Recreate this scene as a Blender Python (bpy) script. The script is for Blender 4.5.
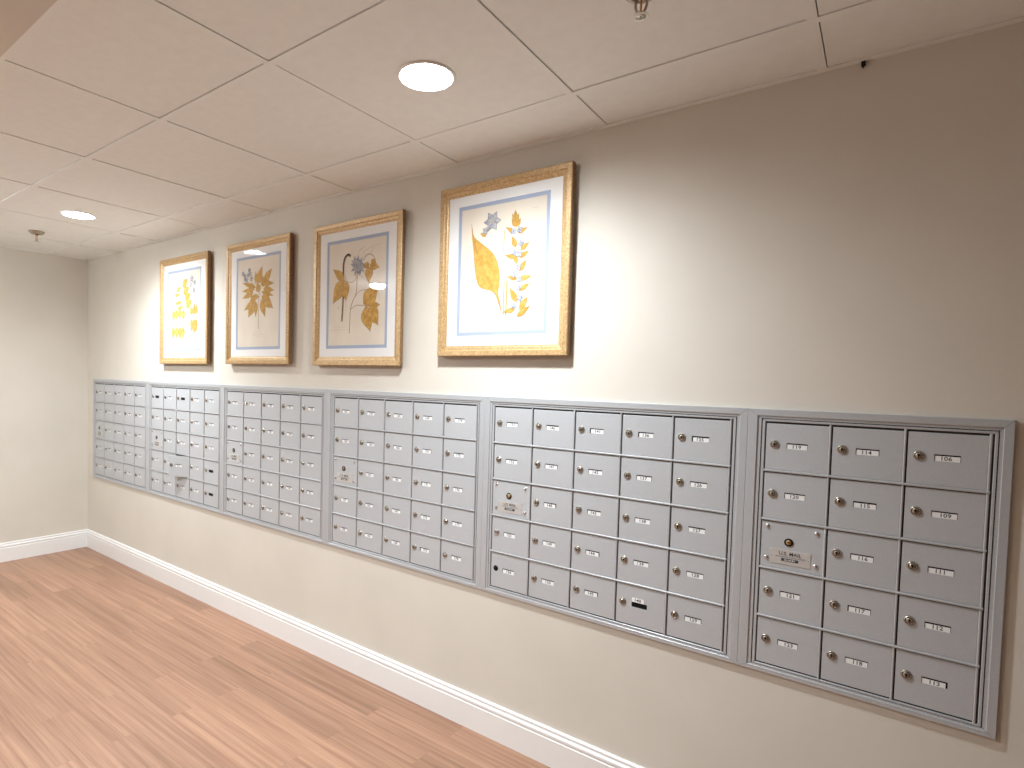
import bpy, bmesh, math, random
from mathutils import Vector, Matrix
random.seed(7)
for o in list(bpy.data.objects):
    bpy.data.objects.remove(o, do_unlink=True)
S = bpy.context.scene
COL = S.collection
PI = math.pi

# ------------------------------------------------------------------ camera
cd = bpy.data.cameras.new('camera')
cam = bpy.data.objects.new('camera', cd)
COL.objects.link(cam)
RT = Vector((0.7919833, 0.6099873, 0.0260375))
UP = Vector((-0.0447470, 0.0154602, 0.9988787))
FW = Vector((-0.6089008, 0.7922603, -0.0395393))
CAM = Vector((5.02737, -1.82889, 1.35312))
m = Matrix((RT, UP, -FW)).transposed().to_4x4()
m.translation = CAM
cam.matrix_world = m
cd.sensor_fit = 'HORIZONTAL'
cd.sensor_width = 36.0
cd.lens = 589.335 / 1024 * 36.0
cd.shift_x = (512 - 462.497) / 1024
cd.shift_y = (404.016 - 384) / 1024
cd.clip_start = 0.02
S.camera = cam

# ------------------------------------------------------------------ world and exposure
w = bpy.data.worlds.new('world')
S.world = w
w.use_nodes = True
w.node_tree.nodes['Background'].inputs[0].default_value = (1, 0.95, 0.9, 1)
w.node_tree.nodes['Background'].inputs[1].default_value = 0.0
S.view_settings.view_transform = 'Standard'
S.view_settings.look = 'None'
S.view_settings.gamma = 1.0
S.view_settings.use_curve_mapping = False
S.view_settings.exposure = 0.62
LAMP = 165.0            # radiance of the downlight lenses by the mail wall
FILL = 860.0            # the same for the unseen fill light added in the hall
DOME = 500.0            # radiance of the glass dome light at the far end of the hall
BEAM = 52.0             # watts of the downward beam of each downlight
LAMP_COLOUR = (0.925, 1.0, 1.06)

# ------------------------------------------------------------------ dimensions (metres)
ZC = 2.192              # ceiling height
RX1, RY1 = 9.5, -4.2    # room extents: x 0..RX1, y RY1..0 (mail wall at y = 0)
HEAD_Y = -1.318         # where the tiled ceiling stops at the hall header


# ------------------------------------------------------------------ materials
def mat(name, col, rough=0.5, metal=0.0, spec=0.5):
    mt = bpy.data.materials.new(name)
    mt.use_nodes = True
    b = mt.node_tree.nodes['Principled BSDF']
    b.inputs['Base Color'].default_value = (*col, 1)
    b.inputs['Roughness'].default_value = rough
    b.inputs['Metallic'].default_value = metal
    b.inputs['Specular IOR Level'].default_value = spec
    return mt


def nodes_of(mt):
    nt = mt.node_tree
    return nt, nt.nodes, nt.links, nt.nodes['Principled BSDF']


def noisy(name, c1, c2, scale, rough=0.5, metal=0.0, spec=0.5, bump=0.0, bscale=None, stretch=(1, 1, 1), detail=4):
    mt = mat(name, c1, rough, metal, spec)
    nt, N, L, b = nodes_of(mt)
    tc = N.new('ShaderNodeTexCoord')
    mp = N.new('ShaderNodeMapping')
    mp.inputs['Scale'].default_value = stretch
    L.new(tc.outputs['Object'], mp.inputs['Vector'])
    nz = N.new('ShaderNodeTexNoise')
    nz.inputs['Scale'].default_value = scale
    nz.inputs['Detail'].default_value = detail
    L.new(mp.outputs[0], nz.inputs['Vector'])
    cr = N.new('ShaderNodeValToRGB')
    cr.color_ramp.elements[0].position = 0.35
    cr.color_ramp.elements[0].color = (*c1, 1)
    cr.color_ramp.elements[1].position = 0.65
    cr.color_ramp.elements[1].color = (*c2, 1)
    L.new(nz.outputs['Fac'], cr.inputs[0])
    L.new(cr.outputs[0], b.inputs['Base Color'])
    if bump:
        n2 = N.new('ShaderNodeTexNoise')
        n2.inputs['Scale'].default_value = bscale or scale
        n2.inputs['Detail'].default_value = 3
        L.new(mp.outputs[0], n2.inputs['Vector'])
        bp = N.new('ShaderNodeBump')
        bp.inputs['Strength'].default_value = bump
        bp.inputs['Distance'].default_value = 0.002
        L.new(n2.outputs['Fac'], bp.inputs['Height'])
        L.new(bp.outputs[0], b.inputs['Normal'])
    return mt


def emitter(name, col, strength):
    mt = bpy.data.materials.new(name)
    mt.use_nodes = True
    nt = mt.node_tree
    nt.nodes.clear()
    e = nt.nodes.new('ShaderNodeEmission')
    e.inputs[0].default_value = (*col, 1)
    e.inputs[1].default_value = strength
    o = nt.nodes.new('ShaderNodeOutputMaterial')
    nt.links.new(e.outputs[0], o.inputs[0])
    return mt


def glass_pane(name):
    mt = bpy.data.materials.new(name)
    mt.use_nodes = True
    nt = mt.node_tree
    nt.nodes.clear()
    tr = nt.nodes.new('ShaderNodeBsdfTransparent')
    gl = nt.nodes.new('ShaderNodeBsdfGlossy')
    gl.inputs['Roughness'].default_value = 0.01
    lw = nt.nodes.new('ShaderNodeLayerWeight')
    lw.inputs['Blend'].default_value = 0.5
    pw = nt.nodes.new('ShaderNodeMath')
    pw.operation = 'POWER'
    pw.inputs[1].default_value = 4.0
    nt.links.new(lw.outputs['Facing'], pw.inputs[0])
    ma = nt.nodes.new('ShaderNodeMath')
    ma.operation = 'MULTIPLY_ADD'
    ma.inputs[1].default_value = 0.90
    ma.inputs[2].default_value = 0.05
    nt.links.new(pw.outputs[0], ma.inputs[0])
    mx = nt.nodes.new('ShaderNodeMixShader')
    o = nt.nodes.new('ShaderNodeOutputMaterial')
    nt.links.new(ma.outputs[0], mx.inputs[0])
    nt.links.new(tr.outputs[0], mx.inputs[1])
    nt.links.new(gl.outputs[0], mx.inputs[2])
    nt.links.new(mx.outputs[0], o.inputs[0])
    return mt


def floor_material():
    mt = mat('floor_planks', (0.55, 0.36, 0.25), 0.42, 0, 0.35)
    nt, N, L, b = nodes_of(mt)
    tc = N.new('ShaderNodeTexCoord')
    br = N.new('ShaderNodeTexBrick')
    br.offset = 0.37
    br.inputs['Color1'].default_value = (0.50, 0.50, 0.50, 1)
    br.inputs['Color2'].default_value = (1, 1, 1, 1)
    br.inputs['Mortar'].default_value = (0.42, 0.42, 0.42, 1)
    br.inputs['Scale'].default_value = 1.0
    br.inputs['Mortar Size'].default_value = 0.0006
    br.inputs['Mortar Smooth'].default_value = 0.3
    br.inputs['Bias'].default_value = 0.0
    br.inputs['Brick Width'].default_value = 0.92
    br.inputs['Row Height'].default_value = 0.104
    L.new(tc.outputs['Object'], br.inputs['Vector'])
    mp = N.new('ShaderNodeMapping')
    mp.inputs['Scale'].default_value = (0.9, 40, 1)
    L.new(tc.outputs['Object'], mp.inputs['Vector'])
    # every plank gets its own grain: shift the grain by the plank's tone
    ad = N.new('ShaderNodeVectorMath')
    ad.operation = 'MULTIPLY_ADD'
    ad.inputs[1].default_value = (9, 9, 9)
    L.new(br.outputs['Color'], ad.inputs[0])
    L.new(mp.outputs[0], ad.inputs[2])
    nz = N.new('ShaderNodeTexNoise')
    nz.inputs['Scale'].default_value = 1.6
    nz.inputs['Detail'].default_value = 7
    nz.inputs['Roughness'].default_value = 0.65
    nz.inputs['Distortion'].default_value = 0.15
    L.new(ad.outputs[0], nz.inputs['Vector'])
    cr = N.new('ShaderNodeValToRGB')
    e = cr.color_ramp.elements
    e[0].position = 0.30
    e[0].color = FLOOR_DARK
    e[1].position = 0.68
    e[1].color = FLOOR_LIGHT
    L.new(nz.outputs['Fac'], cr.inputs[0])
    mr = N.new('ShaderNodeMapRange')
    mr.inputs['From Min'].default_value = 0.4
    mr.inputs['From Max'].default_value = 1.0
    mr.inputs['To Min'].default_value = 0.78
    mr.inputs['To Max'].default_value = 1.06
    L.new(br.outputs['Color'], mr.inputs['Value'])
    mu = N.new('ShaderNodeMix')
    mu.data_type = 'RGBA'
    mu.blend_type = 'MULTIPLY'
    mu.inputs['Factor'].default_value = 1
    L.new(cr.outputs[0], mu.inputs['A'])
    L.new(mr.outputs[0], mu.inputs['B'])
    L.new(mu.outputs['Result'], b.inputs['Base Color'])
    bp = N.new('ShaderNodeBump')
    bp.inputs['Strength'].default_value = 0.12
    bp.inputs['Distance'].default_value = 0.001
    L.new(nz.outputs['Fac'], bp.inputs['Height'])
    L.new(bp.outputs[0], b.inputs['Normal'])
    return mt


FLOOR_DARK = (0.255, 0.132, 0.082, 1)
FLOOR_LIGHT = (0.45, 0.262, 0.168, 1)
M = {}
M['wall'] = noisy('wall_paint', (0.665, 0.62, 0.54), (0.695, 0.65, 0.57), 3.0, 0.62, 0, 0.3, 0.10, 160)
M['low_bounce_wall'] = noisy('low_bounce_wall_paint', (0.36, 0.31, 0.26), (0.39, 0.34, 0.29), 3.0, 0.62, 0, 0.3, 0.10, 160)  # wall colour darkened to cut bounced light at the right end
M['ceiling'] = noisy('ceiling_tile', (0.88, 0.905, 0.895), (0.905, 0.93, 0.92), 30, 0.9, 0, 0.1, 0.15, 260)
M['tbar'] = mat('ceiling_grid_paint', (0.90, 0.925, 0.915), 0.7, 0, 0.2)
M['void'] = mat('dark_void', (0.03, 0.025, 0.02), 0.95, 0, 0.1)
M['floor'] = floor_material()
M['white'] = mat('white_trim_paint', (0.86, 0.85, 0.83), 0.35, 0, 0.45)
M['grey'] = noisy('grey_enamel', (0.485, 0.50, 0.515), (0.525, 0.54, 0.555), 420, 0.40, 0.15, 0.5, 0.10, 700)
M['trim'] = noisy('grey_trim_metal', (0.475, 0.49, 0.505), (0.515, 0.53, 0.545), 300, 0.36, 0.25, 0.5)
M['rail'] = mat('grey_rail_metal', (0.50, 0.505, 0.51), 0.36, 0.3, 0.5)
M['backing'] = mat('dark_gap', (0.055, 0.052, 0.05), 0.8, 0, 0.2)
M['black'] = mat('black_slot', (0.006, 0.006, 0.006), 0.7, 0, 0.2)
M['card'] = mat('white_card', (0.88, 0.87, 0.85), 0.6, 0, 0.3)
M['printink'] = mat('number_ink', (0.06, 0.06, 0.07), 0.6, 0, 0.2)
M['brass'] = mat('worn_brass', (0.47, 0.425, 0.36), 0.24, 0.85, 0.5)
M['chrome'] = mat('chrome', (0.70, 0.70, 0.70), 0.18, 0.95, 0.5)
M['plate'] = mat('brushed_plate', (0.64, 0.63, 0.61), 0.35, 0.4, 0.5)
M['copper'] = mat('copper_plug', (0.62, 0.40, 0.20), 0.3, 0.8, 0.5)
M['gilt'] = noisy('gilt_frame', (0.40, 0.245, 0.105), (0.60, 0.405, 0.20), 160, 0.40, 0.25, 0.5, 0.25, 220)
M['giltside'] = noisy('frame_side_wood', (0.20, 0.11, 0.05), (0.32, 0.18, 0.08), 140, 0.5, 0.1, 0.4)
M['mat'] = mat('white_mat_board', (0.86, 0.85, 0.83), 0.8, 0, 0.2)
M['blueline'] = mat('blue_mat_line', (0.38, 0.44, 0.57), 0.8, 0, 0.2)
M['paper'] = noisy('aged_paper', (0.74, 0.66, 0.55), (0.79, 0.71, 0.60), 9, 0.85, 0, 0.15)
M['glass'] = glass_pane('picture_glass')
A = {}
A['gold'] = noisy('leaf_gold', (0.52, 0.29, 0.055), (0.66, 0.40, 0.105), 60, 0.8, 0, 0.15)
A['ochre'] = noisy('leaf_ochre', (0.46, 0.25, 0.05), (0.64, 0.38, 0.10), 60, 0.8, 0, 0.15)
A['brown'] = mat('stem_brown', (0.30, 0.16, 0.07), 0.8, 0, 0.15)
A['bark'] = noisy('banded_stem', (0.12, 0.07, 0.04), (0.42, 0.24, 0.10), 130, 0.8, 0, 0.15)
A['stem'] = mat('stem_gold', (0.66, 0.46, 0.16), 0.8, 0, 0.15)
A['ink'] = mat('caption_ink', (0.42, 0.36, 0.30), 0.8, 0, 0.15)
A['grey'] = noisy('petal_grey', (0.24, 0.24, 0.27), (0.50, 0.49, 0.50), 110, 0.8, 0, 0.15)
A['blue'] = noisy('petal_blue', (0.28, 0.31, 0.40), (0.50, 0.52, 0.58), 120, 0.8, 0, 0.15)
A['edge'] = mat('leaf_edge', (0.26, 0.13, 0.035), 0.8, 0, 0.15)
A['petaledge'] = mat('petal_edge', (0.14, 0.14, 0.16), 0.8, 0, 0.15)
A['vein'] = mat('leaf_vein', (0.34, 0.18, 0.05), 0.8, 0, 0.15)
M['lens'] = emitter('downlight_lens_glow', LAMP_COLOUR, LAMP)
M['fill_lens'] = emitter('fill_lens_glow', LAMP_COLOUR, FILL)
M['dome'] = emitter('dome_glass_glow', LAMP_COLOUR, DOME)
M['nickel'] = mat('sprinkler_metal', (0.42, 0.36, 0.29), 0.3, 0.85, 0.5)
M['nickel_light'] = mat('deflector_metal', (0.66, 0.62, 0.56), 0.32, 0.8, 0.5)


# ------------------------------------------------------------------ mesh helpers
class MB:
    """Collects shapes into one mesh, with material slots in order of first use."""

    def __init__(self):
        self.v, self.f, self.mi, self.sm, self.ms = [], [], [], [], []

    def slot(self, mt):
        if mt not in self.ms:
            self.ms.append(mt)
        return self.ms.index(mt)

    def poly(self, pts, mt, smooth=False):
        n = len(self.v)
        self.v += [tuple(p) for p in pts]
        self.f.append(tuple(range(n, n + len(pts))))
        self.mi.append(self.slot(mt))
        self.sm.append(smooth)

    def box(self, x0, x1, y0, y1, z0, z1, mt):
        x0, x1 = min(x0, x1), max(x0, x1)
        y0, y1 = min(y0, y1), max(y0, y1)
        z0, z1 = min(z0, z1), max(z0, z1)
        n = len(self.v)
        self.v += [(x0, y0, z0), (x1, y0, z0), (x1, y1, z0), (x0, y1, z0), (x0, y0, z1), (x1, y0, z1), (x1, y1, z1), (x0, y1, z1)]
        for q in ((0, 3, 2, 1), (4, 5, 6, 7), (0, 1, 5, 4), (1, 2, 6, 5), (2, 3, 7, 6), (3, 0, 4, 7)):
            self.f.append(tuple(n + i for i in q))
            self.mi.append(self.slot(mt))
            self.sm.append(False)

    def sweep(self, rings, mt, smooth=True, caps=True, closed=True):
        """rings: lists of equal length; quads between successive rings."""
        n = len(self.v)
        k = len(rings[0])
        s = self.slot(mt)
        for r in rings:
            self.v += [tuple(p) for p in r]
        for i in range(len(rings) - 1):
            for j in range(k if closed else k - 1):
                a, b = n + i * k + j, n + i * k + (j + 1) % k
                self.f.append((a, b, b + k, a + k))
                self.mi.append(s)
                self.sm.append(smooth)
        if caps:
            self.f.append(tuple(range(n + k - 1, n - 1, -1)))
            self.f.append(tuple(range(n + (len(rings) - 1) * k, n + len(rings) * k)))
            self.mi += [s, s]
            self.sm += [False, False]

    def lathe(self, prof, c, axis, mt, seg=20, smooth=True, caps=True):
        """prof: (radius, distance along axis); axis 'y-' points out of the mail wall, 'z-' hangs down."""
        rings = []
        for r, h in prof:
            ring = []
            for i in range(seg):
                a = 2 * PI * i / seg
                if axis == 'y-':
                    ring.append((c[0] + r * math.cos(a), c[1] - h, c[2] + r * math.sin(a)))
                else:
                    ring.append((c[0] + r * math.cos(a), c[1] - r * math.sin(a), c[2] - h))
            rings.append(ring)
        self.sweep(rings, mt, smooth, caps)

    def tube(self, pts, r, mt, seg=8):
        pts = [Vector(p) for p in pts]
        rings = []
        for i, p in enumerate(pts):
            d = (pts[min(i + 1, len(pts) - 1)] - pts[max(i - 1, 0)]).normalized()
            a = d.cross(Vector((0.31, 0.82, 0.47))).normalized()
            b = d.cross(a)
            rr = r[i] if isinstance(r, (list, tuple)) else r
            rings.append([p + a * math.cos(2 * PI * k / seg) * rr + b * math.sin(2 * PI * k / seg) * rr for k in range(seg)])
        self.sweep(rings, mt)

    def text(self, s, cx, cz, y, size, mt, squeeze=1.0):
        """Lettering facing -y, centred on (cx, cz)."""
        verts, faces = glyphs(s)
        n = len(self.v)
        self.v += [(cx + x * size * squeeze, y, cz + z * size) for x, z in verts]
        sl = self.slot(mt)
        for f in faces:
            self.f.append(tuple(n + i for i in f))
            self.mi.append(sl)
            self.sm.append(False)

    def mesh(self, name):
        me = bpy.data.meshes.new(name)
        me.from_pydata(self.v, [], self.f)
        for mt in self.ms:
            me.materials.append(mt)
        me.polygons.foreach_set('material_index', self.mi)
        me.polygons.foreach_set('use_smooth', self.sm)
        me.update()
        bm = bmesh.new()
        bm.from_mesh(me)
        return me, bm

    def build(self, name, parent=None, loc=(0, 0, 0), fix=True):
        me, bm = self.mesh(name)
        if fix:
            bmesh.ops.recalc_face_normals(bm, faces=bm.faces)
            bm.to_mesh(me)
        bm.free()
        o = bpy.data.objects.new(name, me)
        COL.objects.link(o)
        o.location = loc
        if parent:
            o.parent = parent
        return o


_G = {}


def glyphs(s):
    if s in _G:
        return _G[s]
    cu = bpy.data.curves.new('lettering', 'FONT')
    cu.body = s
    cu.align_x = 'CENTER'
    cu.align_y = 'CENTER'
    cu.resolution_u = 2
    cu.offset = 0.014
    ob = bpy.data.objects.new('lettering', cu)
    COL.objects.link(ob)
    bpy.context.view_layer.update()
    me = bpy.data.meshes.new_from_object(ob.evaluated_get(bpy.context.evaluated_depsgraph_get()))
    _G[s] = ([(v.co.x, v.co.y) for v in me.vertices], [tuple(p.vertices) for p in me.polygons])
    bpy.data.meshes.remove(me)
    bpy.data.objects.remove(ob)
    bpy.data.curves.remove(cu)
    return _G[s]


def thing(name, label, cat, loc=(0, 0, 0), group=None):
    o = bpy.data.objects.new(name, None)
    o.empty_display_size = 0.05
    COL.objects.link(o)
    o.location = loc
    return tag(o, label, cat, group)


def tag(o, label, cat, group=None):
    o['label'] = label
    o['category'] = cat
    if group:
        o['group'] = group
    return o


def struct(o):
    o['kind'] = 'structure'
    return o


def inst(src, name, parent, loc):
    c = src.copy()
    c.name = name
    COL.objects.link(c)
    c.parent = parent
    c.location = loc
    return c
ART = {'F4': {'poly': [('gold',
                  [(-140.1, 176.7), (-127.8, 129.6), (-89.4, 96.7), (-46.6, 64.7), (-19.7, 28.4), (-6.1, -14.6), (-3.6, -56.5), (-9.4, -93.6), (2.0, -131.9), (9.5, -174.0), (4.7, -152.9), (-17.2, -104.0), (-41.6, -82.1),
                   (-78.4, -71.8), (-102.4, -52.9), (-116.8, -4.5), (-125.6, 65.0), (-135.2, 126.2)])],
        'line': [('brown', 1.51, [(-137.7, 169.5), (-115.4, 81.0), (-69.7, -17.3), (-20.5, -97.0), (8.2, -165.6)]), ('gold', 2.83, [(11.9, 132.4), (11.4, 91.3), (9.7, 52.6)]),
                 ('gold', 4.72, [(16.4, -53.9), (16.5, -116.2), (16.5, -174.3)]), ('gold', 5.67, [(29.1, -49.2), (28.5, -116.9), (26.5, -174.8)]),
                 ('stem', 1.89, [(59.8, 166.6), (72.4, 83.8), (77.2, 2.1), (76.2, -79.2), (78.6, -177.3)]), ('ink', 0.76, [(-145.7, -147.6), (-49.5, -151.8)]), ('ink', 0.76, [(-158.3, -163.5), (-7.9, -169.0)]),
                 ('ink', 0.76, [(129.9, 196.3), (157.6, 194.3)])],
        'leaf': [('gold', 60.3, 154.4, 55.8, 199.7, 18.7), ('gold', 60.3, 154.4, 42.5, 189.5, 12.5), ('gold', 60.3, 154.4, 72.7, 185.0, 12.5), ('gold', 60.7, 140.5, 42.2, 170.8, 16.6),
                 ('gold', 62.7, 140.3, 81.0, 167.6, 16.6), ('gold', 59.6, 117.9, 16.5, 144.1, 15.3), ('gold', 71.3, 116.4, 109.8, 131.4, 15.3), ('gold', 63.3, 67.1, 45.4, 107.6, 20.8),
                 ('gold', 83.0, 54.2, 121.0, 79.5, 17.0), ('gold', 70.3, 6.9, 55.3, 46.8, 16.6), ('gold', 67.6, 27.5, 15.0, 43.0, 15.3), ('gold', 79.1, 28.7, 120.3, 47.6, 17.0), ('gold', 80.9, -20.1, 110.0, 19.0, 20.8),
                 ('gold', 72.2, -47.9, 27.7, -35.9, 15.3), ('gold', 81.9, -48.7, 133.7, -41.8, 17.0), ('gold', 83.3, -89.4, 126.2, -66.8, 17.0), ('gold', 73.1, -129.6, 41.9, -76.6, 22.9),
                 ('gold', 85.7, -158.8, 120.3, -113.1, 22.9), ('gold', 66.3, -156.2, 15.2, -164.3, 17.0), ('gold', 76.9, -182.9, 129.9, -145.9, 20.4), ('gold', -74.5, 122.8, -98.1, 136.9, 10.2),
                 ('gold', -72.3, 120.0, -85.6, 141.2, 10.4)],
        'flower': [('grey', -43.0, 173.2, 37.8, 6), ('grey', -72.0, 141.9, 16.1, 5), ('blue', 51.6, 124.7, 14.2, 4), ('blue', 78.5, 127.6, 14.2, 4), ('blue', 84.2, 76.8, 14.2, 4), ('blue', 59.2, 47.2, 14.2, 4),
                   ('blue', 80.7, 39.9, 14.2, 4), ('blue', 77.5, -6.0, 14.2, 4), ('blue', 58.0, -31.1, 14.2, 4), ('blue', 83.8, -48.8, 14.2, 4), ('blue', 80.0, -79.4, 14.2, 4), ('blue', 86.2, -116.5, 14.2, 4),
                   ('blue', 60.9, -141.9, 14.2, 4)]},
 'F3': {'poly': [],
        'line': [('bark', 10.98, [(-41.5, 168.0), (-56.5, 175.6), (-75.7, 165.6), (-86.9, 134.8), (-86.8, 74.6), (-85.9, -15.9), (-92.2, -121.5)]),
                 ('brown', 3.66, [(-39.4, -178.6), (-38.1, -118.7), (-35.0, -69.0), (-21.2, -35.0), (-0.1, -1.7), (4.4, 47.2), (5.9, 96.2)]), ('brown', 2.44, [(-34.9, -71.0), (1.4, -56.1), (40.5, -58.3), (73.3, -65.0)]),
                 ('brown', 1.95, [(-18.3, -30.2), (14.3, 2.2), (49.9, 10.4), (92.4, 3.5)]), ('brown', 1.95, [(-76.5, 83.7), (-60.8, 57.4), (-23.5, 49.4), (0.8, 72.1), (7.4, 96.1)]),
                 ('brown', 3.05, [(46.3, 141.1), (59.9, 161.0), (85.0, 164.1), (107.6, 152.0), (119.1, 135.5)]),
                 ('grey', 1.46, [(20.5, 143.8), (45.3, 175.2), (80.1, 190.6), (107.7, 197.0), (90.4, 170.2), (53.1, 152.1), (29.4, 131.1)]), ('grey', 1.46, [(26.7, 74.8), (84.4, 40.8), (133.9, 3.4), (151.5, -40.7)]),
                 ('grey', 1.46, [(-66.8, 2.9), (-68.7, -37.1), (-64.6, -77.4)]), ('grey', 1.46, [(9.7, 169.4), (19.2, 187.9), (51.7, 198.7)]), ('ink', 1.22, [(-147.0, -146.9), (-55.2, -149.0)]),
                 ('ink', 1.22, [(-170.2, -160.5), (-44.3, -162.4)]), ('ink', 1.46, [(117.3, 197.8), (158.0, 200.5)]), ('ink', 3.05, [(-115.4, -54.6), (-116.5, -68.7)])],
        'leaf': [('ochre', -80.5, 64.0, -157.1, 118.3, 35.6), ('ochre', -83.5, 62.3, -154.6, -37.0, 66.7), ('ochre', -80.4, 62.0, -65.9, -29.2, 55.1), ('ochre', 86.4, 115.8, 144.7, 100.6, 31.7),
                 ('ochre', 119.1, 135.5, 92.2, 109.5, 31.9), ('ochre', 81.0, 108.6, 80.2, 39.2, 46.4), ('ochre', 83.5, 119.9, 38.5, 112.7, 23.8), ('ochre', 63.5, -66.4, 94.6, -172.7, 72.5),
                 ('ochre', 91.6, -68.0, 143.7, -147.3, 60.9), ('ochre', 88.7, -63.9, 153.4, -59.9, 29.7), ('ochre', 51.7, -52.1, 141.7, 15.2, 75.4)],
        'flower': [('grey', 8.1, 119.5, 46.4, 9), ('grey', -3.9, 134.5, 31.7, 7), ('grey', 27.2, 108.9, 29.3, 7)]},
 'F2': {'poly': [],
        'line': [('brown', 3.29, [(9.7, -138.4), (5.9, -36.5), (11.2, 31.0), (16.8, 78.8)]), ('brown', 1.58, [(-0.1, 89.8), (-51.4, 108.4), (-86.4, 135.7)]), ('ink', 1.31, [(-32.2, -156.6), (35.2, -156.7)]),
                 ('ink', 1.31, [(-40.5, -170.1), (58.6, -169.9)]), ('ink', 1.31, [(-31.7, -183.1), (32.4, -182.7)])],
        'leaf': [('ochre', -0.3, 99.4, 36.2, 184.7, 50.1), ('ochre', -17.2, 100.8, -20.2, 164.0, 26.7), ('ochre', 57.6, 104.4, 121.1, 165.2, 43.4), ('ochre', 36.4, 96.5, 141.9, 90.0, 28.8),
                 ('ochre', 50.2, 66.7, 142.7, 53.3, 30.7), ('ochre', 37.3, 53.3, 136.9, 26.4, 25.0), ('ochre', 30.0, 87.4, 101.7, 98.9, 23.0), ('ochre', 39.5, 29.1, 135.2, -36.7, 60.1),
                 ('ochre', 31.6, 10.4, 66.5, -78.0, 46.8), ('ochre', -15.2, 3.5, -16.9, -76.1, 33.4), ('ochre', -40.5, -4.7, -82.1, -75.2, 53.4), ('ochre', -32.2, 6.5, -125.0, -36.5, 32.6),
                 ('ochre', -19.1, 28.1, -83.2, -21.9, 43.4), ('ochre', -20.2, 79.7, -142.1, 110.7, 25.0), ('ochre', -30.1, 70.7, -148.3, 65.4, 23.0), ('ochre', -41.8, 56.9, -140.4, 28.0, 30.7),
                 ('ochre', 9.5, 29.1, -70.5, 32.4, 26.9), ('ochre', 14.0, 54.9, -7.1, 100.0, 43.4), ('ochre', 54.0, 47.3, 84.4, 2.3, 43.4), ('ochre', 24.8, 97.5, 68.5, 130.2, 43.4)],
        'flower': [('grey', -78.6, 174.3, 15.8, 5), ('grey', -121.6, 146.6, 15.8, 5), ('grey', -69.5, 153.9, 15.8, 5), ('grey', -103.6, 122.4, 15.8, 5), ('grey', -56.9, 128.4, 15.8, 5), ('grey', -90.2, 147.8, 15.8, 5),
                   ('grey', -117.7, 130.5, 15.8, 5), ('grey', -136.0, 159.8, 15.8, 5)]},
 'F1': {'poly': [],
        'line': [('gold', 1.73, [(34.7, -170.2), (37.2, -82.8), (28.1, 14.6), (6.9, 142.0)]), ('gold', 1.73, [(23.7, -82.3), (-25.9, -21.6), (-57.6, 127.3)]),
                 ('gold', 1.73, [(37.1, -73.1), (99.4, -37.3), (126.4, 28.2)]), ('grey', 1.44, [(67.8, 171.0), (64.4, 147.3), (97.0, 116.0), (134.6, 99.1)])],
        'leaf': [('gold', -97.4, 118.4, -32.2, 143.1, 27.2), ('gold', -117.2, 94.0, -43.3, 98.9, 23.3), ('gold', -106.4, 43.8, -19.1, 52.3, 25.2), ('gold', -81.9, 12.7, -3.0, 20.2, 27.2),
                 ('gold', -122.0, 2.9, -133.3, -64.3, 45.8), ('gold', -89.8, 6.2, -95.0, -56.0, 45.8), ('gold', -51.9, 7.2, -53.0, -54.8, 45.8), ('gold', -6.6, 1.8, -9.6, -63.4, 45.8),
                 ('gold', -132.9, -96.3, -127.8, -174.4, 49.7), ('gold', -88.4, -97.8, -83.3, -177.3, 45.8), ('gold', -48.5, -97.3, -43.4, -178.2, 45.8), ('gold', -9.1, -100.6, -11.9, -178.9, 42.0),
                 ('gold', -18.4, 142.0, 40.9, 185.7, 57.3), ('gold', -8.0, 96.5, 58.9, 136.1, 57.3), ('gold', 8.1, 59.4, 80.3, 96.2, 61.1), ('gold', 24.1, 20.6, 92.3, 55.1, 61.1), ('gold', 86.1, -31.8, 85.3, 21.0, 38.2),
                 ('gold', 116.2, -33.3, 122.6, 38.0, 42.0), ('gold', 145.9, -29.9, 144.9, 31.9, 34.4), ('gold', 90.2, -56.0, 95.2, -137.9, 38.2), ('gold', 120.3, -57.3, 121.7, -148.3, 42.0),
                 ('gold', 146.4, -58.5, 140.3, -144.0, 34.4)],
        'flower': [('grey', 90.3, 183.5, 25.9, 5), ('grey', 77.7, 146.2, 20.2, 5), ('grey', 124.4, 156.8, 20.2, 5), ('grey', 115.8, 109.9, 20.2, 5)]}}


# ================================================================== THE ROOM
def slab(name, *a, mt):
    b = MB()
    b.box(*a, mt)
    return struct(b.build(name))


slab('floor', -0.1, RX1 + 0.1, RY1 - 0.1, 0.1, -0.08, 0.0, mt=M['floor'])
slab('wall_right', -0.1, RX1 + 0.1, 0.0, 0.1, 0.0, ZC + 0.15, mt=M['wall'])       # the mail wall
slab('wall_far', -0.1, 0.0, RY1, 0.0, 0.0, ZC + 0.15, mt=M['wall'])
slab('wall_left', -0.1, RX1 + 0.1, RY1 - 0.1, RY1, 0.0, ZC + 0.15, mt=M['wall'])
slab('wall_near', RX1, RX1 + 0.1, RY1, 0.0, 0.0, ZC + 0.15, mt=M['low_bounce_wall'])
slab('wall_header', 0.0, RX1, HEAD_Y - 0.42, HEAD_Y, ZC - 0.004, ZC + 0.15, mt=M['wall'])   # painted header between mail nook and hall


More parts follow.
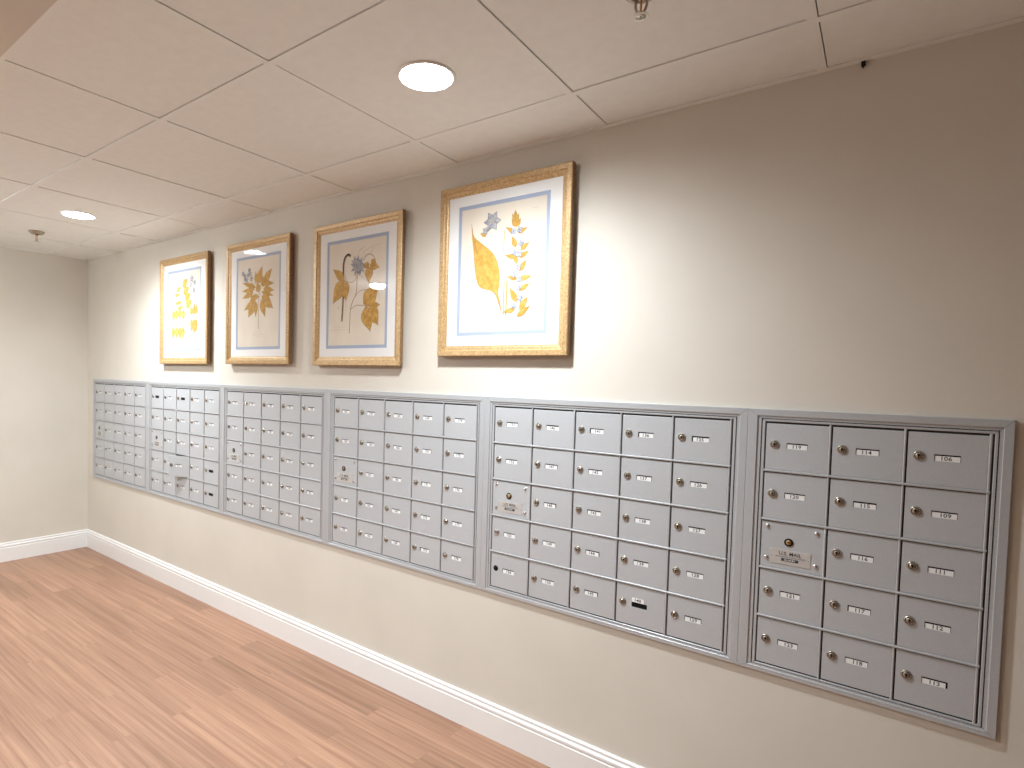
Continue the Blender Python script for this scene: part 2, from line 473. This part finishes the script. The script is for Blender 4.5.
def baseboard(name, along, mt):
    """Profile with two beads along the top edge; along = 'x' (mail wall) or 'y' (end wall)."""
    H, T = 0.1325, 0.0155
    prof = [(0.0, 0.0), (T, 0.0), (T, H - 0.036), (T - 0.003, H - 0.033), (T - 0.003, H - 0.031), (T - 0.0005, H - 0.027), (T - 0.0005, H - 0.019),
            (T - 0.006, H - 0.014), (T - 0.008, H - 0.0115), (T - 0.0055, H - 0.009), (T - 0.0055, H - 0.003), (T - 0.009, H), (0.0, H)]
    b = MB()
    if along == 'x':
        rings = [[(x0 if i == 0 else RX1, -t, h) for t, h in prof] for i, x0 in enumerate((0.0, 0))]
        rings[0] = [(t, -t, h) for t, h in prof]
    else:
        rings = [[(t, -t, h) for t, h in prof], [(t, RY1, h) for t, h in prof]]
    b.sweep(rings, mt, smooth=False)
    return struct(b.build(name))


baseboard('baseboard_right', 'x', M['white'])
baseboard('baseboard_far', 'y', M['white'])

LIGHTS = [(3.913, -0.582), (1.405, -0.557)]
# suspended ceiling: lay-in tiles on a grid, with the narrow dark reveal beside each bar
GX0, GS, SK = 0.537, 0.6096, 0.035       # first cross bar, spacing, slight skew of the cross bars
LY = [-0.275, -0.882]                    # the two long bars
BAR, GAP = 0.022, 0.0024


def sx(x, y):
    return x + SK * (-y)


b = MB()
edges_y = [(-0.018, None)] + [(y, y + BAR) for y in LY] + [(HEAD_Y + 0.012, None)]
xs = [GX0 + GS * i for i in range(-1, 13)]


def quadbox(x0, x1, y0, y1, z0, z1, mt):
    """box whose x sides follow the skew of the cross bars"""
    n = len(b.v)
    lim = lambda x, y: min(max(sx(x, y), 0.0), RX1)
    for z in (z0, z1):
        b.v += [(lim(x0, y0), y0, z), (lim(x1, y0), y0, z), (lim(x1, y1), y1, z), (lim(x0, y1), y1, z)]
    for q in ((0, 3, 2, 1), (4, 5, 6, 7), (0, 1, 5, 4), (1, 2, 6, 5), (2, 3, 7, 6), (3, 0, 4, 7)):
        b.f.append(tuple(n + i for i in q))
        b.mi.append(b.slot(mt))
        b.sm.append(False)


def holed_tile(xa, xb, y0, y1, z, c, r=0.074, n=64):
    """tile with the round cut-out of a downlight"""
    xl, xr = lambda y: sx(xa, y), lambda y: sx(xb, y)
    inner, outer = [], []
    for k in range(n):
        a = 2 * PI * k / n
        dx, dy = math.cos(a), math.sin(a)
        inner.append((c[0] + r * dx, c[1] + r * dy, z))
        t = 9.0
        if dy > 1e-9:
            t = min(t, (y1 - c[1]) / dy)
        if dy < -1e-9:
            t = min(t, (y0 - c[1]) / dy)
        s = dx + SK * dy                                   # skewed sides
        if s > 1e-9:
            t = min(t, (xb - SK * c[1] - c[0]) / s)
        if s < -1e-9:
            t = min(t, (xa - SK * c[1] - c[0]) / s)
        outer.append((c[0] + t * dx, c[1] + t * dy, z))
    for q in ((sx(xa, y0), y0), (sx(xb, y0), y0), (sx(xb, y1), y1), (sx(xa, y1), y1)):   # snap to true corners
        k = min(range(n), key=lambda i: (outer[i][0] - q[0]) ** 2 + (outer[i][1] - q[1]) ** 2)
        outer[k] = (q[0], q[1], z)
    up = [(x, y, z + 0.012) for x, y, _ in outer]
    upi = [(x, y, z + 0.012) for x, y, _ in inner]
    b.sweep([upi, inner, outer, up], M['ceiling'], smooth=False, caps=False)


rows = [(LY[0] + BAR, -0.022), (LY[1] + BAR, LY[0] - GAP), (HEAD_Y + 0.014, LY[1] - GAP)]
tn = 0
for y0, y1 in rows:
    for i in range(len(xs) - 1):
        xa, xb = xs[i] + GAP, xs[i + 1] - BAR
        if sx(xb, y0) < 0.02 or xa > RX1 - 0.02:
            continue
        dz = random.uniform(0.0, 0.0012)
        hole = [p for p in LIGHTS if sx(xa, p[1]) < p[0] < sx(xb, p[1]) and y0 < p[1] < y1]
        if hole:
            holed_tile(xa, xb, y0, y1, ZC + 0.0008, hole[0])
        else:
            quadbox(xa, xb, y0, y1, ZC + 0.0015 + dz, ZC + 0.016, M['ceiling'])
for x in xs:                                                           # cross bars
    quadbox(x - BAR, x, HEAD_Y + 0.002, -0.002, ZC, ZC + 0.012, M['tbar'])
for y in LY:                                                           # long bars
    b.box(0.0, RX1, y, y + BAR, ZC - 0.0004, ZC + 0.012, M['tbar'])
b.box(0.0, RX1, -0.020, 0.0, ZC - 0.0006, ZC + 0.014, M['tbar'])       # wall angles
b.box(0.0, RX1, HEAD_Y, HEAD_Y + 0.014, ZC - 0.0006, ZC + 0.014, M['tbar'])
b.box(0.0, 0.018, HEAD_Y, 0.0, ZC - 0.0006, ZC + 0.014, M['tbar'])
b.box(0.0, RX1, HEAD_Y, 0.0, ZC + 0.05, ZC + 0.10, M['void'])          # dark space above the tiles
struct(b.build('ceiling'))
slab('ceiling_hall', 0.0, RX1, RY1, HEAD_Y - 0.42, ZC, ZC + 0.10, mt=M['ceiling'])


# ================================================================== CEILING LIGHTS AND SPRINKLERS
def downlight(label, x, y, lens, group, RECESS=0.016, can=0.0):
    t = thing('recessed_ceiling_light', label, 'ceiling light', (x, y, ZC), group)
    r = MB()
    r.lathe([(0.083, -0.001), (0.083, 0.003), (0.080, 0.0045), (0.074, 0.004), (0.0715, 0.001), (0.0715, -0.001)], (0, 0, 0), 'z-', M['white'], 48, caps=False)
    r.build('trim_ring', t)
    c = MB()
    c.lathe([(0.0715, 0.001), (0.066, -RECESS - 0.001)], (0, 0, 0), 'z-', M['white'], 48, caps=False)
    c.build('reflector', t)
    if can:  # only on the added fill light: a can that narrows its spread
        k = MB()
        k.lathe([(0.082, 0.003), (0.082, can), (0.078, can), (0.074, 0.004)], (0, 0, 0), 'z-', M['white'], 48, caps=False)
        k.build('shade', t)
    l = MB()
    l.lathe([(0.0, -RECESS + 0.002), (0.04, -RECESS + 0.0015), (0.066, -RECESS)], (0, 0, 0), 'z-', lens, 48, caps=False)
    l.build('lens', t)
    if not can:
        ld = bpy.data.lights.new('beam', 'SPOT')
        ld.energy = BEAM
        ld.color = LAMP_COLOUR
        ld.spot_size = math.radians(156)
        ld.spot_blend = 1.0
        ld.shadow_soft_size = 0.055
        lo = bpy.data.objects.new('beam', ld)
        COL.objects.link(lo)
        lo.parent = t
        lo.location = (0, 0, -0.012)
    return t


downlight('larger looking round ceiling light, glowing above the picture with the single broad leaf', 3.913, -0.582, M['lens'], 'round lights in the tiled ceiling')
downlight('small looking round ceiling light near the end wall and its sprinkler head', 1.405, -0.557, M['lens'], 'round lights in the tiled ceiling')
downlight('unseen fill light added past the header, level with the big picture', 3.30, -1.90, M['fill_lens'], 'added fill lights in the hall', -0.002, 0.05)  # out of view, added only to balance the brightness
t = thing('dome_ceiling_light', 'glass dome hall light mirrored in the glass of the vine print', 'ceiling light', (1.22, -1.90, ZC))
q = MB()
q.lathe([(0.074, -0.001), (0.074, 0.008), (0.068, 0.011), (0.066, 0.011)], (0, 0, 0), 'z-', M['white'], 40, caps=False)
q.build('base_ring', t)
q = MB()
q.lathe([(0.066, 0.009), (0.065, 0.020), (0.059, 0.032), (0.045, 0.042), (0.024, 0.047), (0.0, 0.049)], (0, 0, 0), 'z-', M['dome'], 40, caps=False)
q.build('glass_dome', t)


def sprinkler(label, x, y):
    t = thing('sprinkler_head', label, 'sprinkler', (x, y, ZC))
    e = MB()
    e.lathe([(0.041, -0.001), (0.041, 0.003), (0.037, 0.010), (0.030, 0.016), (0.022, 0.018), (0.019, 0.012), (0.019, -0.001)], (0, 0, 0), 'z-', M['nickel'], 28, caps=False)
    e.build('escutcheon', t)
    bd = MB()
    bd.lathe([(0.013, -0.001), (0.013, 0.012), (0.011, 0.014), (0.011, 0.020), (0.007, 0.024), (0.0, 0.024)], (0, 0, 0), 'z-', M['nickel'], 12, smooth=False, caps=False)
    bd.build('body', t)
    f = MB()
    for s in (-1, 1):
        f.tube([(s * 0.009, 0, -0.018), (s * 0.0125, 0, -0.027), (s * 0.0125, 0, -0.038), (s * 0.009, 0, -0.048), (s * 0.004, 0, -0.054)], 0.0029, M['nickel'])
    f.lathe([(0.0, 0.050), (0.005, 0.050), (0.005, 0.058), (0.0, 0.058)], (0, 0, 0), 'z-', M['nickel'], 12, caps=False)
    f.build('yoke', t)
    g = MB()
    g.lathe([(0.0015, 0.022), (0.0027, 0.026), (0.0027, 0.046), (0.0015, 0.051)], (0, 0, 0), 'z-', M['copper'], 10)
    g.build('glass_bulb', t)
    d = MB()
    n = 24
    for k in range(n):                       # toothed deflector plate
        a0, a1 = 2 * PI * k / n, 2 * PI * (k + 0.62) / n
        pts = [(0.006 * math.cos(a0), 0.006 * math.sin(a0)), (0.0165 * math.cos(a0), 0.0165 * math.sin(a0)), (0.0165 * math.cos(a1), 0.0165 * math.sin(a1)), (0.006 * math.cos(a1), 0.006 * math.sin(a1))]
        d.sweep([[(px, py, -0.0585) for px, py in pts], [(px, py, -0.0600) for px, py in pts]], M['nickel_light'], smooth=False)
    d.lathe([(0.0, 0.0582), (0.011, 0.0582), (0.011, 0.0602), (0.0, 0.0602)], (0, 0, 0), 'z-', M['nickel_light'], 24, caps=False)
    d.lathe([(0.0, 0.0603), (0.0022, 0.0603)], (0, 0, 0), 'z-', M['black'], 10, caps=False)
    d.build('deflector', t)
    return t


sprinkler('sprinkler head cut off by the top edge, right of the larger round light', 4.530, -0.598)
sprinkler('tiny sprinkler head at the far end beside the small round light', 0.745, -0.553)

b = MB()
b.box(4.879, 4.888, -0.008, -0.001, ZC - 0.012, ZC - 0.001, M['void'])
b.tube([(4.8835, -0.006, ZC - 0.011), (4.8835, -0.009, ZC - 0.015), (4.8835, -0.006, ZC - 0.018)], 0.002, M['void'])
tag(b.build('wire_clip'), 'tiny dark clip in the ceiling edge above the three-column mailbox unit', 'clip')


# ================================================================== FRAMED BOTANICAL PRINTS
def leaf_poly(bx, bz, tx, tz, wd, n=9):
    d = Vector((tx - bx, tz - bz))
    q = Vector((-d.y, d.x)).normalized()
    L, R = [], []
    for i in range(n + 1):
        s = i / n
        h = wd * 0.5 * (math.sin(PI * s ** 0.72) ** 1.25 if 0 < s < 1 else 0)
        c = Vector((bx, bz)) + d * s
        L.append(c + q * h)
        R.append(c - q * h)
    return L + R[-2:0:-1]


def smooth_line(pts, n=6):
    P = [Vector(p) for p in pts]
    out = []
    for i in range(len(P) - 1):
        p0, p1, p2, p3 = P[max(i - 1, 0)], P[i], P[i + 1], P[min(i + 2, len(P) - 1)]
        for k in range(n):
            t = k / n
            out.append(0.5 * (2 * p1 + (p2 - p0) * t + (2 * p0 - 5 * p1 + 4 * p2 - p3) * t * t + (3 * p1 - p0 - 3 * p2 + p3) * t ** 3))
    out.append(P[-1])
    return out


def picture(label, cx, cz, art):
    FW_, FH, FD, FB = 0.574, 0.650, 0.034, 0.040          # outer size, depth, moulding width
    t = thing('framed_print', label, 'picture', (cx, 0, cz), 'framed botanical prints above the mailboxes')
    fr = MB()
    prof = [(0.0, 0.013), (0.0, FD - 0.003), (0.003, FD), (0.020, FD - 0.001), (0.024, FD - 0.005), (0.032, FD - 0.007), (0.036, FD - 0.010), (FB, FD - 0.011), (FB, FD - 0.018)]
    rings = []
    for tt, d in prof:
        hx, hz = FW_ / 2 - tt, FH / 2 - tt
        rings.append([(-hx, -d, -hz), (hx, -d, -hz), (hx, -d, hz), (-hx, -d, hz)])
    fr.sweep(rings[:2], M['giltside'], smooth=False, caps=False)
    fr.sweep(rings[1:], M['gilt'], smooth=False, caps=False)
    fr.build('frame', t)
    bb = MB()
    bb.box(-FW_ / 2 + 0.016, FW_ / 2 - 0.016, -0.0135, -0.0005, -FH / 2 + 0.016, FH / 2 - 0.016, M['giltside'])
    bb.build('back_board', t)
    ox, oz = FW_ / 2 - FB + 0.002, FH / 2 - FB + 0.002
    px, pz = 0.186, 0.233                                 # half size of the print
    bw = 0.014
    mb = MB()

    def ring(hx, hz, ix, iz, y, th, mt, q):
        a = [(-hx, -hz), (hx, -hz), (hx, hz), (-hx, hz)]
        c = [(-ix, -iz), (ix, -iz), (ix, iz), (-ix, iz)]
        for i in range(4):
            j = (i + 1) % 4
            q.poly([(a[i][0], y, a[i][1]), (a[j][0], y, a[j][1]), (c[j][0], y, c[j][1]), (c[i][0], y, c[i][1])], mt)
            q.poly([(c[i][0], y, c[i][1]), (c[j][0], y, c[j][1]), (c[j][0], y + th, c[j][1]), (c[i][0], y + th, c[i][1])], mt)
    ring(ox, oz, px + bw, pz + bw, -0.0225, 0.0010, M['mat'], mb)
    mo = mb.build('mat_board', t)
    bl = MB()
    ring(px + bw + 0.004, pz + bw + 0.004, px, pz, -0.0219, 0.0006, M['blueline'], bl)
    bl.build('blue_border', mo)
    pr = MB()
    pr.box(-ox, ox, -0.0212, -0.0136, -oz, oz, M['paper'])
    po = pr.build('print', t)
    il = MB()
    y = [-0.0213]

    def put(pts, mt):
        y[0] -= 0.000012
        il.poly([(p[0] / 1000, y[0], p[1] / 1000) for p in pts], mt)

    def stroke(pts, wd, mt):
        s = smooth_line(pts) if len(pts) > 2 else [Vector(p) for p in pts]
        y[0] -= 0.000012
        for i in range(len(s) - 1):
            d = (s[i + 1] - s[i])
            if d.length < 1e-6:
                continue
            q = Vector((-d.y, d.x)).normalized() * wd / 2
            e = d.normalized() * wd * 0.2
            il.poly([((p.x) / 1000, y[0], p.y / 1000) for p in (s[i] - e + q, s[i] - e - q, s[i + 1] + e - q, s[i + 1] + e + q)], mt)
    for c, wd, pts in art['line']:
        if c != 'ink' and not (c == 'brown' and art['poly']):
            stroke(pts, max(wd, 1.3), A[c])
    for c, pts in art['poly']:
        stroke(pts, 1.6, A['edge'])
        put(smooth_line(pts + pts[:1], 4)[:-1], A[c])
    for c, bx, bz, tx, tz, wd in art['leaf']:
        ux, uz = (tx - bx) * 0.02, (tz - bz) * 0.02
        put(leaf_poly(bx - ux, bz - uz, tx + ux * 1.5, tz + uz * 1.5, wd * art['wide'] + 2.2), A['edge'])
        put(leaf_poly(bx, bz, tx, tz, wd * art['wide']), A[c])
        stroke([(bx, bz), (bx + (tx - bx) * 0.85, bz + (tz - bz) * 0.85)], 1.1, A['vein'])
    if art['poly']:
        for c, wd, pts in art['line']:
            if c == 'brown':
                stroke(pts, wd, A['vein'])
    for c, fx, fz, r, n in art['flower']:
        a0 = fx % 1.0
        for k in range(n):
            a = a0 + 2 * PI * k / n
            for g, mm in ((1.06, 'petaledge'), (1.0, c)):
                put(leaf_poly(fx, fz, fx + r * g * math.cos(a), fz + r * g * math.sin(a), r * (0.62 if n < 7 else 0.34) * g + (1.2 if g > 1 else 0), 6), A[mm])
        put([(fx + r * 0.22 * math.cos(2 * PI * k / 8), fz + r * 0.22 * math.sin(2 * PI * k / 8)) for k in range(8)], A['ink' if c == 'grey' else 'grey'])
    for c, wd, pts in art['line']:
        if c == 'ink':                                    # faint caption: broken strokes
            p0, p1 = Vector(pts[0]), Vector(pts[1])
            n = max(2, int((p1 - p0).length / 7))
            for k in range(n):
                stroke([p0.lerp(p1, (k + 0.1) / n), p0.lerp(p1, (k + 0.75) / n)], max(wd, 1.0), A['ink'])
    il.build('botanical_drawing', po, fix=False)
    gl = MB()
    gl.poly([(-ox, -0.0238, -oz), (ox, -0.0238, -oz), (ox, -0.0238, oz), (-ox, -0.0238, oz)], M['glass'])
    gl.build('glass', t)
    return t


picture('gold framed print of one broad golden leaf beside a tall flowering spike', 3.799, 1.772, dict(ART['F4'], wide=1.0))
picture('gold framed print of a branching vine with a grey flower and a dark banded stem', 3.021, 1.733, dict(ART['F3'], wide=1.08))
picture('gold framed print of a bushy sprig with pointed ochre leaves on one straight stem', 2.262, 1.737, dict(ART['F2'], wide=1.0))
picture('gold framed print of a sprig with many small rounded leaflets, nearest the end wall', 1.494, 1.735, dict(ART['F1'], wide=0.9))


# ================================================================== MAILBOX UNITS
ZT, ZB = 1.2965, 0.5555            # top and bottom of every unit
DT, DB = 1.2625, 0.5785            # top of the first door row, bottom of the last
NR = 5
RH = (DT - DB) / NR
FACE = 0.0055                      # door front, out from the wall
LOCKX, LOCKF = 0.0215, 0.55


def door_mesh(w, h, recess=True):
    b = MB()
    g = M['grey']
    y0, y1, c = -0.0022, -FACE, 0.0009
    outer = lambda y, i: [(i, y, i), (w - i, y, i), (w - i, y, h - i), (i, y, h - i)]
    b.sweep([outer(y0, 0), outer(y1 + c, 0), outer(y1, c)], g, smooth=False, caps=False)
    if recess:
        x = [c, SLOT[0], SLOT[1], w - c]
        zc = h * 0.53
        z = [c, zc - 0.0083, zc + 0.0083, h - c]
        for i in range(3):
            for j in range(3):
                if (i, j) != (1, 1):
                    b.poly([(x[i], y1, z[j]), (x[i + 1], y1, z[j]), (x[i + 1], y1, z[j + 1]), (x[i], y1, z[j + 1])], g)
        r = [(x[1], z[1]), (x[2], z[1]), (x[2], z[2]), (x[1], z[2])]
        b.sweep([[(p, y1, q) for p, q in r], [(p, y1 + 0.0026, q) for p, q in r]], g, smooth=False, caps=False)
        b.poly([(p, y1 + 0.0026, q) for p, q in r], M['black'])
    else:
        b.poly(outer(y1, c), g)
    b.poly(outer(y0, 0)[::-1], g)
    return b


SLOT = (0.0515, 0.1015)


def lock_part(mt, parent, x, z):
    b = MB()
    b.lathe([(0.0118, -0.0004), (0.0118, 0.0012), (0.0104, 0.0034), (0.0088, 0.0040), (0.0078, 0.0030)], (0, 0, 0), 'y-', mt, 22, caps=False)
    b.lathe([(0.0080, 0.0031), (0.0066, 0.0029)], (0, 0, 0), 'y-', M['backing'], 22, caps=False)
    b.lathe([(0.0068, 0.0026), (0.0066, 0.0044), (0.0052, 0.0054), (0.0, 0.0056)], (0, 0, 0), 'y-', mt, 20, caps=False)
    b.box(-0.0014, 0.0014, -0.0059, -0.0046, -0.0048, 0.0012, M['black'])
    b.lathe([(0.0030, 0.0050), (0.0028, 0.0060), (0.0, 0.0060)], (0, 0, 0.0014), 'y-', M['black'], 12, caps=False)
    return b.build('lock', parent, (x, -FACE, z))


LOCK_SRC = {}


def add_lock(parent, x, z, kind='brass'):
    if kind not in LOCK_SRC:
        LOCK_SRC[kind] = lock_part(M[kind], parent, x, z)
        return LOCK_SRC[kind]
    return inst(LOCK_SRC[kind], 'lock', parent, (x, -FACE, z))


def add_card(parent, h, number, out=False):
    b = MB()
    zc = h * 0.53
    rnd = random.uniform
    if out:                                               # card pushed up out of its slot
        x0, x1, z0, z1, y = SLOT[0] + 0.001, SLOT[1] - 0.010, zc + 0.0088, zc + 0.0225, -FACE - 0.0003
    else:
        sh = rnd(-0.0035, 0.0035) if random.random() < 0.35 else 0.0
        x0, x1 = SLOT[0] + 0.0012 + max(sh, 0), SLOT[1] - 0.0012 + min(sh, 0)
        z0, z1, y = zc - 0.0080, zc + rnd(0.0040, 0.0052), -FACE + 0.0018
    b.box(x0, x1, y - 0.0004, y, z0, z1, M['card'])
    b.text(number, (x0 + x1) / 2 + rnd(-0.003, 0.002), (z0 + z1) / 2, y - 0.0006, 0.0138, M['printink'], 1.12)
    return b.build('number_card', parent, fix=False)


def strip(b, margins, W, H, side, prof, mt, gap=0.00035):
    """One mitred side of the surround. prof: (fraction of the margin from the outer edge, height off the wall)."""
    mL, mR, mB, mT = margins
    rect = lambda f: (f * mL, W - f * mR, f * mB, H - f * mT)
    rings = []
    for f, d in prof:
        x0, x1, z0, z1 = rect(f)
        if side == 'top':
            rings.append([(x0 + gap, -d, z1), (x1 - gap, -d, z1)])
        elif side == 'bottom':
            rings.append([(x1 - gap, -d, z0), (x0 + gap, -d, z0)])
        elif side == 'left':
            rings.append([(x0, -d, z0 + gap), (x0, -d, z1 - gap)])
        else:
            rings.append([(x1, -d, z1 - gap), (x1, -d, z0 + gap)])
    b.sweep(rings, mt, smooth=False, caps=False, closed=False)


PROF = [(0.0, -0.0005), (0.0, 0.0092), (0.03, 0.0102), (0.53, 0.0102), (0.56, 0.0094), (0.56, 0.0072), (0.76, 0.0072), (0.76, 0.0022), (0.83, 0.0022), (0.83, 0.0078), (0.97, 0.0078), (1.0, 0.0070), (1.0, 0.0020)]


def mailbox_unit(label, xl, xr, d0, d1, ncol, numbers, special):
    """xl..xr outer edges, d0..d1 the door field, special: {(row, col): what is unusual}"""
    W, H = xr - xl, ZT - ZB
    t = thing('mailbox_unit', label, 'mailboxes', (xl, 0, ZB), 'grey wall mailbox units in one row')
    e = 0.0004
    bk = MB()
    bk.box(e + 0.001, W - e - 0.001, -0.0022, -0.0003, 0.001, H - 0.001, M['backing'])  # dark sheet standing in for the shade in the gaps and the ajar box
    bk.build('gap_shade_sheet', t)
    mg = (d0 - xl, xr - d1 - 0.0032, DB - ZB, ZT - DT)
    for side in ('top', 'bottom', 'left', 'right'):
        b = MB()
        strip(b, mg, W, H, side, PROF, M['trim'])
        b.build('surround_strip', t)
    cw = (d1 - d0) / ncol
    ox, oz = d0 - xl, DB - ZB
    # rails between the rows, mullions between the columns (rounded fronts)
    src = None
    for r in range(1, NR):
        if src is None:
            b = MB()
            hw = 0.0034
            ring = lambda x: [(x, -0.002, -hw), (x, -0.0066, -hw), (x, -0.0092, -hw * 0.45), (x, -0.0092, hw * 0.45), (x, -0.0066, hw), (x, -0.002, hw)]
            b.sweep([ring(0), ring(d1 - d0)], M['rail'], smooth=False)
            src = b.build('rail', t, (ox, 0, oz + r * RH))
        else:
            inst(src, 'rail', t, (ox, 0, oz + r * RH))
    src = None
    for c in range(1, ncol + 1):
        if src is None:
            b = MB()
            hw = 0.0027
            ring = lambda z: [(-hw, -0.002, z), (-hw, -0.0062, z), (-hw * 0.4, -0.0076, z), (hw * 0.4, -0.0076, z), (hw, -0.0062, z), (hw, -0.002, z)]
            b.sweep([ring(0), ring(NR * RH)], M['rail'], smooth=False)
            src = b.build('mullion', t, (ox + c * cw - 0.0035, 0, oz))
        else:
            inst(src, 'mullion', t, (ox + c * cw - 0.0035, 0, oz))
    # doors
    dw, dh = cw - 0.0090, RH - 0.0094
    src = None
    k = 0
    for c in range(ncol):
        for r in range(NR):
            x, z = ox + c * cw + 0.0026, oz + (NR - 1 - r) * RH + 0.0038
            if c == 0 and r == 2:
                access_door(t, x, z, dw, dh)
                continue
            sp = special.get((r, c), '')
            if src is None:
                src = door_mesh(dw, dh).build('door', t, (x, 0, z))
                d = src
            else:
                d = inst(src, 'door', t, (x, 0, z))
            if sp == 'open':                              # hinged on its right edge, standing ajar
                ang = math.radians(20)
                d.matrix_basis = Matrix.Translation((x + dw, -0.004, z)) @ Matrix.Rotation(ang, 4, 'Z') @ Matrix.Translation((-dw, 0.004, 0))
            if sp == 'nolock':
                hb = MB()
                hb.lathe([(0.0105, 0.0), (0.0105, 0.0004), (0.0, 0.0005)], (0, 0, 0), 'y-', M['black'], 18, caps=False)
                hb.build('lock_hole', d, (LOCKX, -FACE, dh * LOCKF))
            else:
                add_lock(d, LOCKX, dh * LOCKF, 'chrome' if sp == 'chrome' else 'brass')
            if sp != 'blank':
                add_card(d, dh, numbers[k % len(numbers)], sp == 'cardout')
            k += 1
    return t


def access_door(t, x, z, w, h):
    d = door_mesh(w + 0.003, h, False).build('carrier_door', t, (x - 0.001, 0, z))
    d['label'] = 'riveted mail carrier access door without a number card'
    src = None
    for fx, fz in ((0.10, 0.90), (0.90, 0.88), (0.10, 0.21), (0.90, 0.19)):
        if src is None:
            b = MB()
            b.lathe([(0.0060, 0.0), (0.0057, 0.0018), (0.0042, 0.0035), (0.0, 0.0042)], (0, 0, 0), 'y-', M['chrome'], 14, caps=False)
            src = b.build('rivet', d, (fx * w, -FACE, fz * h))
        else:
            inst(src, 'rivet', d, (fx * w, -FACE, fz * h))
    b = MB()
    b.lathe([(0.0112, 0.0), (0.0112, 0.0018), (0.0066, 0.0024)], (0, 0, 0), 'y-', M['black'], 18, caps=False)
    b.lathe([(0.0068, 0.0020), (0.0062, 0.0027), (0.0, 0.0029)], (0, 0, 0), 'y-', M['copper'], 18, caps=False)
    b.box(-0.0042, 0.0042, -0.0034, -0.0026, -0.0012, 0.0014, M['black'])
    b.build('lock', d, (w * 0.46, -FACE, h * 0.60))
    b = MB()
    pw, ph = w * 0.66, 0.040
    b.box(-pw / 2, pw / 2, -0.0012, -0.0001, -ph / 2, ph / 2, M['plate'])
    b.text('U.S. MAIL', 0, ph * 0.24, -0.0016, 0.0135, M['printink'])
    b.text('Approved by the Postmaster General', 0, ph * 0.03, -0.0016, 0.0046, M['printink'])
    b.box(-pw * 0.21, pw * 0.21, -0.0016, -0.0011, -ph * 0.28, -ph * 0.08, M['printink'])
    b.text('SALSBURY', 0, -ph * 0.185, -0.0018, 0.0062, M['card'])
    for s in (-1, 1):
        b.lathe([(0.0012, 0.0012), (0.0, 0.0017)], (s * pw * 0.46, 0, -ph * 0.02), 'y-', M['printink'], 8, caps=False)
    b.build('name_plate', d, (w * 0.49, -FACE, h * 0.27))
    return d


def seq(a, skip=()):
    return [str(n) for n in range(a, a + 60) if n not in skip]


mailbox_unit('grey three-column mailbox unit at the dim end of the row, numbered from 106', 4.653, 5.209, 4.698, 5.173, 3,
             ['119', '120', '121', '123', '114', '115', '116', '117', '118', '106', '109', '111', '112', '113'], {})
mailbox_unit('grey five-column mailbox unit with a missing lock and one card pushed above its black slot', 3.737, 4.653, 3.780, 4.611, 5,
             ['151', '152', '153', '154'] + seq(146)[:5] + seq(141)[:5] + seq(136)[:5] + seq(125)[:5],
             {(3, 0): 'chrome', (4, 0): 'nolock', (4, 3): 'cardout'})
mailbox_unit('grey five-column mailbox unit with every door shut, under the vine print', 2.819, 3.737, 2.869, 3.700, 5, seq(155), {})
mailbox_unit('grey five-column mailbox unit with every door shut, under the bushy sprig print', 1.907, 2.819, 1.951, 2.784, 5, seq(179), {})
mailbox_unit('grey five-column mailbox unit with one door ajar and four black empty card slots', 1.002, 1.907, 1.046, 1.874, 5, seq(203),
             {(0, 0): 'blank', (0, 2): 'blank', (3, 4): 'blank', (4, 4): 'blank', (3, 2): 'open'})
mailbox_unit('grey five-column mailbox unit that ends by the corner of the room', 0.120, 1.002, 0.156, 0.962, 5, seq(227), {})
